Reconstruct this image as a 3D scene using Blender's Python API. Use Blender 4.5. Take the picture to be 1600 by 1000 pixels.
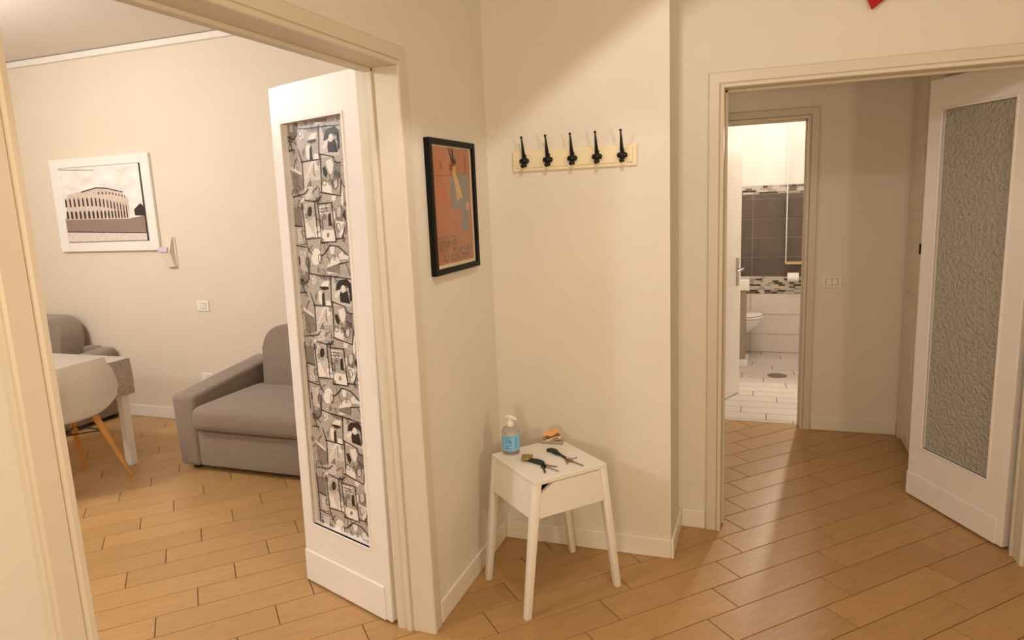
import bpy, bmesh, math, random
from mathutils import Vector, Matrix
from math import sin, cos, pi, radians

for o in list(bpy.data.objects): bpy.data.objects.remove(o, do_unlink=True)
S = bpy.context.scene
C = S.collection
random.seed(7)

# ------------------------------------------------------------ camera
YAW, PITCH, ROLL, FPX, CAM_H = -0.350546, 0.17327, 0.042862, 1077.0, 1.6
fw = Vector((sin(YAW)*cos(PITCH), cos(YAW)*cos(PITCH), -sin(PITCH)))
rt0 = Vector((cos(YAW), -sin(YAW), 0)); dn0 = fw.cross(rt0)
rt = rt0*cos(ROLL) + dn0*sin(ROLL); dn = -rt0*sin(ROLL) + dn0*cos(ROLL)
cd = bpy.data.cameras.new('camera'); cam = bpy.data.objects.new('camera', cd); C.objects.link(cam)
m = Matrix((rt, -dn, -fw)).transposed().to_4x4(); m.translation = (0, 0, CAM_H)
cam.matrix_world = m
cd.sensor_width = 36; cd.sensor_fit = 'HORIZONTAL'; cd.lens = 36*FPX/1600
cd.clip_start = 0.05
S.camera = cam

# ------------------------------------------------------------ world, lamps, exposure
S.view_settings.view_transform = 'Standard'; S.view_settings.look = 'None'
S.view_settings.gamma = 1; S.view_settings.use_curve_mapping = False
S.view_settings.exposure = 0.0
w = bpy.data.worlds.new('world'); S.world = w; w.use_nodes = True
w.node_tree.nodes['Background'].inputs[0].default_value = (1, .85, .65, 1)
w.node_tree.nodes['Background'].inputs[1].default_value = 0.02

def lamp(name, kind, loc, power, col, size=.05, aim=None, spot=None, blend=.05):
    d = bpy.data.lights.new(name, kind); o = bpy.data.objects.new(name, d); C.objects.link(o)
    o.location = loc; d.energy = power; d.color = col
    if kind == 'AREA': d.shape = 'DISK'; d.size = size
    else: d.shadow_soft_size = size
    if kind == 'SPOT': d.spot_size = radians(spot); d.spot_blend = blend
    if aim: o.rotation_euler = Vector(aim).to_track_quat('-Z', 'Y').to_euler()
    return o
lamp('entrance_spot', 'SPOT', (-.40, 1.75, 2.37), 20, (1, .90, .86), .05, (.54, .04, -.84), 175, .06)
lamp('entrance_ambient_fill', 'AREA', (-.05, -1.35, 1.42), 27, (1, .775, .52), .5, (0, 1, .40))  # added fill behind the camera for general brightness, no known source
lamp('entrance_fill_right', 'AREA', (1.6, .2, 1.5), 25, (1, .78, .52), .4, (-1, .3, .15))  # added fill from the right to lift the poster wall, no fixture there
lamp('living_lamp', 'POINT', (-4.3, 2.0, 2.5), 88, (1, .985, .97), .12)
lamp('living_lamp_near', 'POINT', (-2.7, -.2, 2.3), 62, (1, .985, .97), .12)
lamp('bath_lamp', 'POINT', (.25, 6.2, 2.5), 21, (1, .93, .87), .05)
lamp('bath_mirror_lamp', 'SPOT', (.48, 6.9, 2.05), 105, (1, .86, .70), .04, (-.12, -1, -.40), 95, .3)
lamp('hall_fill', 'POINT', (-.8, 4.1, 1.5), 3.2, (1, .80, .56), .1)  # added weak fill, out of view, brightens hall wall and glass door

# ------------------------------------------------------------ materials
def srgb(r, g, b):
    f = lambda c: (c/255/12.92 if c/255 <= .04045 else ((c/255+.055)/1.055)**2.4)
    return (f(r), f(g), f(b), 1)
def mat(name, col, rough=.6, bump=0, bscale=200, var=0, vscale=6, metal=0, trans=0, ior=1.45, spec=.5, alpha=1, perobj=0, stretch=None, sheen=0, bdist=.002):
    m = bpy.data.materials.new(name); m.use_nodes = True; nt = m.node_tree; n = nt.nodes; L = nt.links
    p = n['Principled BSDF']; p.inputs['Base Color'].default_value = col; p.inputs['Roughness'].default_value = rough
    p.inputs['Metallic'].default_value = metal; p.inputs['Transmission Weight'].default_value = trans
    p.inputs['IOR'].default_value = ior; p.inputs['Specular IOR Level'].default_value = spec
    p.inputs['Alpha'].default_value = alpha; p.inputs['Sheen Weight'].default_value = sheen
    tc = n.new('ShaderNodeTexCoord'); vec = tc.outputs['Object']
    if stretch:
        mp = n.new('ShaderNodeMapping'); mp.inputs['Scale'].default_value = stretch; L.new(vec, mp.inputs['Vector']); vec = mp.outputs['Vector']
        if perobj:
            oi = n.new('ShaderNodeObjectInfo'); vm = n.new('ShaderNodeVectorMath'); vm.operation = 'ADD'
            mm = n.new('ShaderNodeMath'); mm.operation = 'MULTIPLY'; mm.inputs[1].default_value = 37
            L.new(oi.outputs['Random'], mm.inputs[0]); L.new(vec, vm.inputs[0]); L.new(mm.outputs[0], vm.inputs[1]); vec = vm.outputs[0]
    out = None
    if var:
        t = n.new('ShaderNodeTexNoise'); t.inputs['Scale'].default_value = vscale; t.inputs['Detail'].default_value = 5; L.new(vec, t.inputs['Vector'])
        r = n.new('ShaderNodeMapRange'); r.inputs[1].default_value = .25; r.inputs[2].default_value = .75
        r.inputs[3].default_value = 1-var; r.inputs[4].default_value = 1+var; L.new(t.outputs['Fac'], r.inputs[0])
        out = r.outputs[0]
    if perobj:
        oi2 = n.new('ShaderNodeObjectInfo'); r2 = n.new('ShaderNodeMapRange')
        r2.inputs[3].default_value = 1-perobj; r2.inputs[4].default_value = 1+perobj; L.new(oi2.outputs['Random'], r2.inputs[0])
        if out:
            mu = n.new('ShaderNodeMath'); mu.operation = 'MULTIPLY'; L.new(out, mu.inputs[0]); L.new(r2.outputs[0], mu.inputs[1]); out = mu.outputs[0]
        else: out = r2.outputs[0]
    if out:
        vs = n.new('ShaderNodeVectorMath'); vs.operation = 'SCALE'; vs.inputs[0].default_value = col[:3]
        L.new(out, vs.inputs['Scale']); L.new(vs.outputs[0], p.inputs['Base Color'])
    if bump:
        t = n.new('ShaderNodeTexNoise'); t.inputs['Scale'].default_value = bscale; t.inputs['Detail'].default_value = 4; L.new(vec, t.inputs['Vector'])
        b = n.new('ShaderNodeBump'); b.inputs['Strength'].default_value = bump; b.inputs['Distance'].default_value = bdist
        L.new(t.outputs['Fac'], b.inputs['Height']); L.new(b.outputs[0], p.inputs['Normal'])
    return m
M = {}
M['wall'] = mat('cream_wall_paint', srgb(228, 222, 210), .75, .25, 90, .02, 3)
M['hall_wall'] = mat('hall_wall_paint', srgb(236, 228, 215), .75, .25, 90, .02, 3)
M['living_wall'] = mat('beige_wall_paint', srgb(228, 214, 194), .75, .25, 90, .02, 3)
M['ceil'] = mat('ceiling_paint', srgb(236, 226, 214), .85, .2, 90)
M['bath_wall'] = mat('bath_white_paint', srgb(240, 236, 228), .7)
M['trim'] = mat('ivory_gloss_trim', srgb(219, 209, 191), .38, .12, 25, .02, 4)
M['base'] = mat('white_ceramic_baseboard', srgb(238, 232, 220), .3, .1, 30)
M['door'] = mat('white_gloss_door_paint', srgb(238, 232, 226), .35, .12, 22, .02, 5)
M['plank'] = mat('oak_look_tile', srgb(180, 141, 90), .34, .12, 30, .10, 4, perobj=.07, stretch=(2.2, 14, 5))
M['grout'] = mat('brown_grout', srgb(92, 62, 36), .9)
M['bplank'] = mat('white_oak_look_tile', srgb(204, 195, 185), .35, .1, 30, .06, 4, perobj=.04, stretch=(2.2, 20, 5))
M['bgrout'] = mat('beige_grout', srgb(112, 100, 88), .9)
M['lgrout'] = mat('light_grout', srgb(206, 196, 184), .9)
M['dtile'] = mat('slate_grey_tile', srgb(98, 86, 77), .42, .15, 40, .16, 9, perobj=.05)
M['wtile'] = mat('white_wall_tile', srgb(226, 216, 206), .3, 0, 1, .02, 5)
for i, c in enumerate(((214, 204, 190), (176, 164, 150), (116, 104, 94), (70, 60, 54))):
    M['mos%d' % i] = mat('mosaic_chip_tone_%d' % i, srgb(*c), .3)
M['sofa'] = mat('taupe_grey_fabric', srgb(138, 123, 108), .9, .35, 420, .07, 30, sheen=.25)
M['white'] = mat('white_lacquer', srgb(240, 236, 228), .4, .05, 40)
M['dark'] = mat('shade_and_foot_black', srgb(20, 16, 12), .9)  # near-black: painted shade inside the drawer, also the sofa feet
M['black'] = mat('black_painted_frame', srgb(16, 13, 11), .5, spec=.2)
M['iron'] = mat('black_cast_iron', srgb(22, 20, 18), .38, .2, 120, metal=.3)
M['cream'] = mat('cream_painted_board', srgb(238, 226, 190), .45, .06, 30)
M['paper'] = mat('cream_paper', srgb(228, 210, 178), .8)
M['orange'] = mat('poster_orange', srgb(174, 110, 70), .6, 0, 1, .06, 14)
M['slate'] = mat('poster_slate', srgb(132, 124, 114), .6, 0, 1, .05, 14)
M['red'] = mat('poster_red', srgb(182, 96, 64), .6)
M['rust'] = mat('poster_rust', srgb(150, 78, 40), .6)
M['line'] = mat('poster_brown_line', srgb(150, 84, 50), .6)
M['pdark'] = mat('poster_dark_ink', srgb(62, 50, 40), .6)
M['ink'] = mat('poster_grey_ink', srgb(92, 80, 64), .6)
M['arm'] = mat('poster_ochre', srgb(200, 168, 110), .6)
M['pink'] = mat('poster_pink', srgb(212, 144, 114), .6)
M['glaze'] = mat('clear_glazing', (1, 1, 1, 1), .05, trans=1, ior=1.1, alpha=.25)
for i, c in enumerate(((46, 42, 40), (134, 126, 120), (180, 172, 164), (208, 200, 192), (236, 230, 222))):
    M['film%d' % i] = mat('film_tone_%d' % i, srgb(*c), .3, 0, 1, (.2, .55, .5, .38, .08)[i], 200)
M['obscure'] = mat('obscure_textured_glass', srgb(226, 222, 206), .25, 1.0, 55, trans=.45, ior=1.3, bdist=.03)
M['tan'] = mat('white_plastic_shell', srgb(236, 226, 212), .45)
M['oak'] = mat('honey_wood', srgb(206, 150, 84), .45, .1, 60, .1, 12, stretch=(6, 6, 1))
M['cloth'] = mat('speckled_grey_cloth', srgb(176, 166, 152), .95, .4, 300, .35, 130)
M['steel'] = mat('brushed_steel', srgb(190, 182, 170), .3, metal=1)
M['brass'] = mat('aged_brass_key', srgb(150, 138, 110), .35, metal=.9)
M['leather'] = mat('dark_green_leather', srgb(30, 44, 38), .45, .3, 150)
M['olive'] = mat('olive_leather_tag', srgb(150, 132, 72), .55, .3, 60, .25, 60)
M['plum'] = mat('plum_cord', srgb(62, 38, 50), .6)
M['gel'] = mat('clear_bottle_plastic', srgb(236, 236, 232), .12, trans=.72, ior=1.3)
M['label'] = mat('blue_bottle_label', srgb(132, 198, 246), .4, 0, 1, .04, 40)
M['label_ink'] = mat('navy_label_print', srgb(72, 138, 190), .5)
M['pump'] = mat('white_pump_plastic', srgb(244, 238, 230), .35)
M['acrylic'] = mat('clear_acrylic', srgb(244, 238, 230), .1, trans=.75, ior=1.15)
M['amber'] = mat('card_amber_sky', srgb(226, 168, 102), .5, 0, 1, .12, 30)
M['umber'] = mat('card_umber_ground', srgb(120, 68, 34), .5, 0, 1, .4, 90)
M['ceramic'] = mat('white_ceramic', srgb(246, 242, 236), .15)
M['taupe'] = mat('taupe_cabinet', srgb(162, 146, 128), .5)
M['mirror'] = mat('mirror_silver', (.9, .9, .9, 1), .02, metal=1)
M['pine'] = mat('pale_pine', srgb(206, 176, 138), .5)
M['drain'] = mat('grey_drain_cover', srgb(128, 116, 106), .5, metal=.3)
M['photo_white'] = mat('photo_light_paper', srgb(238, 231, 224), .7, 0, 1, .16, 7, stretch=(1, 1, 2.2))
M['photo_mid'] = mat('photo_sepia_mid', srgb(150, 126, 114), .7, 0, 1, .5, 60, stretch=(1, 1, 6))
M['photo_stone'] = mat('photo_stone', srgb(214, 196, 182), .7, 0, 1, .15, 50)
M['photo_dark'] = mat('photo_dark_ink', srgb(58, 48, 46), .7)
M['photo_sand'] = mat('photo_pale_ground', srgb(222, 208, 198), .7, 0, 1, .2, 70)
M['lilac'] = mat('lilac_band', srgb(214, 204, 220), .5)
M['rednament'] = mat('glossy_red', srgb(186, 22, 30), .2)
M['tissue'] = mat('white_tissue', srgb(246, 242, 236), .9)

# ------------------------------------------------------------ mesh helpers
def bx(bm, lo, hi, bev=0, seg=2, mi=0):
    r = bmesh.ops.create_cube(bm, size=1)
    vs = r['verts']; lo = Vector(lo); hi = Vector(hi)
    for v in vs: v.co = Vector([(lo[i]+hi[i])/2 + v.co[i]*(hi[i]-lo[i]) for i in range(3)])
    fs = {f for v in vs for f in v.link_faces}
    for f in fs: f.material_index = mi
    if bev:
        es = {e for v in vs for e in v.link_edges}
        bmesh.ops.bevel(bm, geom=list(es), offset=bev, segments=seg, profile=.5, affect='EDGES')
    return bm
def box(lo, hi, bev=0, seg=2): return bx(bmesh.new(), lo, hi, bev, seg)
def hexa(bm, bot, top):          # 8-cornered solid from two quads
    v = [bm.verts.new(p) for p in list(bot)+list(top)]
    for f in ((3, 2, 1, 0), (4, 5, 6, 7), (0, 1, 5, 4), (1, 2, 6, 5), (2, 3, 7, 6), (3, 0, 4, 7)): bm.faces.new([v[i] for i in f])
    return bm
def tube(bm, pts, rad, n=10, flat=(1, 1)):
    pts = [Vector(p) for p in pts]; rings = []
    if not isinstance(rad, (list, tuple)): rad = [rad]*len(pts)
    up = None
    for i, p in enumerate(pts):
        d = (pts[min(i+1, len(pts)-1)] - pts[max(i-1, 0)]).normalized()
        if up is None: up = d.orthogonal().normalized()
        up = (up - d*up.dot(d)).normalized(); sd = d.cross(up)
        rings.append([bm.verts.new(p + (up*cos(2*pi*k/n)*flat[0] + sd*sin(2*pi*k/n)*flat[1])*rad[i]) for k in range(n)])
    for a, b in zip(rings, rings[1:]):
        for k in range(n): bm.faces.new((a[k], a[(k+1) % n], b[(k+1) % n], b[k]))
    bm.faces.new(rings[0][::-1]); bm.faces.new(rings[-1])
    return bm
def lathe(bm, prof, n=24, c=(0, 0, 0), sx=1, sy=1):
    rings = [[bm.verts.new((c[0]+r*sx*cos(2*pi*k/n), c[1]+r*sy*sin(2*pi*k/n), c[2]+z)) for k in range(n)] for r, z in prof]
    for a, b in zip(rings, rings[1:]):
        for k in range(n): bm.faces.new((a[k], a[(k+1) % n], b[(k+1) % n], b[k]))
    bm.faces.new(rings[0][::-1]); bm.faces.new(rings[-1])
    return bm
def ball(bm, c, r, sc=(1, 1, 1), u=12, v=8):
    res = bmesh.ops.create_uvsphere(bm, u_segments=u, v_segments=v, radius=r)
    for q in res['verts']: q.co = Vector([c[i]+q.co[i]*sc[i] for i in range(3)])
    return bm
def prism(bm, poly, fn, d0, d1, mi=0):     # poly in 2-D, fn(a, b, d) -> 3-D
    a = [bm.verts.new(fn(x, y, d0)) for x, y in poly]; b = [bm.verts.new(fn(x, y, d1)) for x, y in poly]
    k = len(poly)
    fs = [bm.faces.new(a[::-1]), bm.faces.new(b)] + [bm.faces.new((a[i], a[(i+1) % k], b[(i+1) % k], b[i])) for i in range(k)]
    for f in fs: f.material_index = mi
    return bm
def obj(name, bm, mt, parent=None, smooth=False, norm=True, **kw):
    if norm: bmesh.ops.recalc_face_normals(bm, faces=bm.faces)
    me = bpy.data.meshes.new(name); bm.to_mesh(me); bm.free()
    for x in (mt if isinstance(mt, list) else [mt]): me.materials.append(M[x])
    if smooth:
        for p in me.polygons: p.use_smooth = True
        if smooth != True:
            try: me.set_sharp_from_angle(angle=radians(smooth))
            except Exception: pass
    o = bpy.data.objects.new(name, me); C.objects.link(o)
    if parent: o.parent = parent
    for k, v in kw.items(): o[k] = v
    return o
def tag(o, label, cat, group=None):
    o['label'] = label; o['category'] = cat
    if group: o['group'] = group
    return o
def thing(name, label, cat, loc=(0, 0, 0), rz=0, group=None):
    o = bpy.data.objects.new(name, None); C.objects.link(o); o.empty_display_size = .1
    o.location = loc; o.rotation_euler = (0, 0, rz)
    return tag(o, label, cat, group)
def struct(name, bm, mt, label=None, **kw):
    o = obj(name, bm, mt, None, **kw); o['kind'] = 'structure'
    if label: o['label'] = label
    return o
def copy_tree(o, parent=None):
    c = o.copy(); C.objects.link(c)
    if parent: c.parent = parent
    for ch in list(o.children): copy_tree(ch, c)
    return c
def clip(poly, ax, lim, sign):             # keep sign*(p[ax]-lim) <= 0
    out = []
    for i, p in enumerate(poly):
        q = poly[(i+1) % len(poly)]; a = sign*(p[ax]-lim); b = sign*(q[ax]-lim)
        if a <= 0: out.append(p)
        if (a < 0 < b) or (b < 0 < a):
            t = a/(a-b); out.append((p[0]+(q[0]-p[0])*t, p[1]+(q[1]-p[1])*t))
    return out
def cliprect(poly, x0, y0, x1, y1):
    for ax, l, s in ((0, x0, -1), (0, x1, 1), (1, y0, -1), (1, y1, 1)):
        if len(poly) < 3: return []
        poly = clip(poly, ax, l, s)
    return poly if len(poly) >= 3 else []

# ------------------------------------------------------------ shell
XL, XL2 = -1.14, -1.285            # wall with the wide opening
YB, YD, YD2 = 2.89, 3.215, 3.335   # hook wall, doorway wall
YH, YH2 = 4.82, 4.93               # far wall of the hall
YW = 7.134                         # far wall of the bathroom
YV = 4.03                          # far wall of the living room
XR, YN, ZC = 1.9, -1.5, 2.82
def boxes(L):
    bm = bmesh.new()
    for lo, hi in L: bx(bm, lo, hi)
    return bm
struct('wall_left', boxes([((XL2, YN, 0), (XL, .79, ZC)), ((XL2, 2.115, 0), (XL, YV, ZC)), ((XL2, .79, 2.063), (XL, 2.115, ZC))]), 'wall',
       'cream wall holding the poster and the wide opening to the living room')
struct('wall_back', boxes([((XL, YB, 0), (-.352, YD2, ZC))]), 'wall', 'cream wall behind the coat rack and nightstand')
struct('wall_doorway', boxes([((-.352, YD, 0), (-.18, YD2, ZC)), ((-.18, YD, 2.05), (1.06, YD2, ZC)), ((1.06, YD, 0), (XR, YD2, ZC))]), 'wall',
       'cream wall set back around the doorway to the hall')
struct('wall_right', boxes([((XR, YN, 0), (XR+.1, YD2, ZC))]), 'wall', 'plain cream wall on the right of the entrance')
struct('wall_near', boxes([((XL2, YN-.1, 0), (XR, YN, ZC))]), 'wall', 'plain cream wall behind the viewpoint')
struct('wall_hall_back', boxes([((-1.0, YH, 0), (-.45, YH2, ZC)), ((-.45, YH, 2.04), (.282, YH2, ZC)), ((.282, YH, 0), (1.25, YH2, ZC))]), 'hall_wall',
       'dim cream wall with the bathroom door at the end of the hall')
struct('wall_hall_left', boxes([((-1.1, YD2, 0), (-1.0, YH2, ZC))]), 'hall_wall', 'hidden left wall of the hall')
struct('wall_hall_right', boxes([((1.25, YD2, 0), (1.35, YH2, ZC))]), 'hall_wall', 'right wall of the hall behind the cupboard')
struct('wall_living_back', boxes([((-6.6, YV, 0), (XL2, YV+.1, ZC))]), 'living_wall', 'beige living room wall with framed picture')
struct('wall_living_left', boxes([((-6.7, YN, 0), (-6.6, YV+.1, ZC))]), 'living_wall', 'beige left wall of the living room')
struct('wall_living_near', boxes([((-6.6, YN-.1, 0), (XL2, YN, ZC))]), 'living_wall', 'beige near wall of the living room')
struct('ceiling', boxes([((-6.7, YN-.1, ZC), (XR+.1, YH2, ZC+.1)), ((-.65, YH2, 2.72), (1.2, YW+.1, 2.82))]), 'ceil', 'pale ceiling over all rooms')
struct('trim_living_cornice', box((-6.6, YV-.03, 2.77), (XL2, YV, 2.816), .008), 'base', 'white cornice along the top of the beige wall')

# floor: oak look planks laid at 45 degrees, one object each
floor = struct('floor', boxes([((-6.6, YN, -.05), (XR, 4.03, -.003)), ((-1.1, 4.03, -.05), (1.35, 4.905, -.003))]), 'grout', 'diagonal oak look plank floor with dark joints')
U = Vector((cos(pi/4), sin(pi/4), 0)); V = Vector((sin(pi/4), -cos(pi/4), 0))
PL, PW, GAP = .601, .1535, .0018
def plank_mesh(nm, poly, bev=.0012):
    bm = bmesh.new(); k = len(poly)
    cx = sum(p[0] for p in poly)/k; cy = sum(p[1] for p in poly)/k
    a = [bm.verts.new((x, y, -.012)) for x, y in poly]
    b = [bm.verts.new((x, y, -.0012)) for x, y in poly]
    c = [bm.verts.new((x+(cx-x)*.006, y+(cy-y)*.012, 0)) for x, y in poly]
    for p, q in ((a, b), (b, c)):
        for i in range(k): bm.faces.new((p[i], p[(i+1) % k], q[(i+1) % k], q[i]))
    bm.faces.new(c)
    bmesh.ops.recalc_face_normals(bm, faces=bm.faces)
    me = bpy.data.meshes.new(nm); bm.to_mesh(me); bm.free(); return me
full_rect = [(-PL/2+GAP, -PW/2+GAP), (PL/2-GAP, -PW/2+GAP), (PL/2-GAP, PW/2-GAP), (-PL/2+GAP, PW/2-GAP)]
full_plank = plank_mesh('floor_plank', full_rect); full_plank.materials.append(M['plank'])
def project(p):
    q = Vector(p)-Vector((0, 0, CAM_H)); z = q.dot(fw)
    return None if z < .2 else (800+FPX*q.dot(rt)/z, 500+FPX*q.dot(dn)/z)
rooms = ((XL2, YN, XR, YD2), (-1.0, YD2, 1.25, 4.905), (-6.6, YN, XL2, YV))
cand = []
for k in range(-40, 60):
    for j in range(-20, 20):
        u0 = .167 + .157*k + PL*j + PL/2; v0 = -2.632 - PW*(k+.5)
        c = U*u0 + V*v0
        px = project(c)
        if px is None or not (-700 < px[0] < 2500 and 560 < px[1] < 1900): continue
        seen = -130 < px[0] < 1730 and px[1] < 1130
        world = [(c + U*a + V*b)[:2] for a, b in full_rect]
        reg = (-6.6, YN, XR, YV) if c.x < -1.0 else (-6.6, YN, XR, 4.905)
        if not any(cliprect(world, *r) for r in rooms): continue
        cand.append((c.length + (0 if seen else 100), c, world, reg))
cand.sort(key=lambda t: t[0])
extra = bmesh.new()
for i, (d, c, world, reg) in enumerate(cand):
    if i >= 299:                                     # outside the frame: joined into one part
        pc = cliprect(world, *reg)
        if pc: prism(extra, pc, lambda x, y, z: (x, y, z), -.012, 0)
        continue
    inside = all(reg[0] <= x <= reg[2] and reg[1] <= y <= reg[3] for x, y in world)
    if inside: me = full_plank
    else:
        pc = cliprect(world, *reg)
        if not pc: continue
        loc = [((Vector((x, y, 0))-c).dot(U), (Vector((x, y, 0))-c).dot(V)) for x, y in pc]
        me = plank_mesh('floor_plank', loc); me.materials.append(M['plank'])
    o = bpy.data.objects.new('floor_plank', me); C.objects.link(o)
    o.matrix_world = Matrix(((U.x, V.x, 0, c.x), (U.y, V.y, 0, c.y), (0, 0, -1, 0), (0, 0, 0, 1))) if False else Matrix(((U.x, -V.x, 0, c.x), (U.y, -V.y, 0, c.y), (0, 0, 1, 0), (0, 0, 0, 1)))
    if not inside:   # local v axis is mirrored by the right-handed frame
        for v in me.vertices: v.co.y = -v.co.y
        me.flip_normals()
    o.parent = floor
obj('floor_plank', extra, 'plank', floor, kind='stuff')
print('floor planks', len(cand), sum(1 for c in cand if c[0] < 100))

# casings
PROF = [(0, .0), (0, .012), (.003, .016), (.014, .017), (.018, .013), (.020, .008), (.022, .012), (.062, .012), (.066, .008), (.066, .0)]
def casing(l, r, top, fn, name, mt, label, depth, cut=None, foot=0):
    bm = bmesh.new(); st = []
    for a, b in PROF:
        st.append([bm.verts.new(fn(x, z, b)) for x, z in ((l-a, foot), (l-a, top+a), (r+a, top+a), (r+a, foot))])
    n = len(st)
    for i in range(n):
        p, q = st[i], st[(i+1) % n]
        for k in range(3): bm.faces.new((p[k], p[k+1], q[k+1], q[k]))
    bm.faces.new([s[0] for s in st]); bm.faces.new([s[3] for s in st][::-1])
    o = struct(name, bm, mt, label)
    bm = bmesh.new(); t = .02
    for lo, hi in (((l-t, 0), (l, top)), ((r, 0), (r+t, top)), ((l-t, top), (r+t, top+t))):
        p0 = Vector(fn(lo[0], lo[1], .0)); p1 = Vector(fn(hi[0], hi[1], -depth))
        bx(bm, [min(p0[i], p1[i]) for i in range(3)], [max(p0[i], p1[i]) for i in range(3)])
    s = .012                                       # door stop strip
    for lo, hi in (((l, 0), (l+s, top)), ((r-s, 0), (r, top)), ((l, top-s), (r, top))):
        p0 = Vector(fn(lo[0], lo[1], -depth*.55)); p1 = Vector(fn(hi[0], hi[1], -depth+.046))
        bx(bm, [min(p0[i], p1[i]) for i in range(3)], [max(p0[i], p1[i]) for i in range(3)], .002, 1)
    obj('jamb_lining', bm, mt, o)
    return o
casing(.81, 2.095, 2.045, lambda a, z, b: (XL+b, a, z), 'trim_1', 'trim', 'ivory casing around the wide opening to the living room', .145)
casing(-.16, 1.04, 2.03, lambda a, z, b: (a, YD-b, z), 'trim_2', 'trim', 'ivory casing around the doorway to the hall', .12)
casing(-.43, .262, 2.02, lambda a, z, b: (a, YH-b, z), 'trim_3', 'trim', 'dim ivory casing around the bathroom door', .11)

# baseboards
BH = .09
def baseboard(name, lo, hi, label):
    return struct(name, box(lo, hi, .004, 2), 'base', label)
baseboard('baseboard_left', (XL, 2.163, 0), (XL+.013, YB, BH), 'white baseboard under the poster')
baseboard('baseboard_back', (XL+.013, YB-.013, 0), (-.352, YB, BH), 'white baseboard behind the nightstand')
baseboard('baseboard_return', (-.352, YB-.013, 0), (-.339, YD, BH), 'white baseboard on the short side of the hook wall')
baseboard('baseboard_doorway', (-.339, YD-.013, 0), (-.232, YD, BH), 'short white baseboard beside the hall doorway')
baseboard('baseboard_doorway_right', (1.11, YD-.013, 0), (XR, YD, BH), 'white baseboard right of the hall doorway')
baseboard('baseboard_hall', (.33, YH-.013, 0), (.835, YH, BH), 'dim white baseboard at the end of the hall')
baseboard('baseboard_living', (-6.6, YV-.013, 0), (XL2, YV, BH+.002), 'white baseboard along the beige wall')

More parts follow.
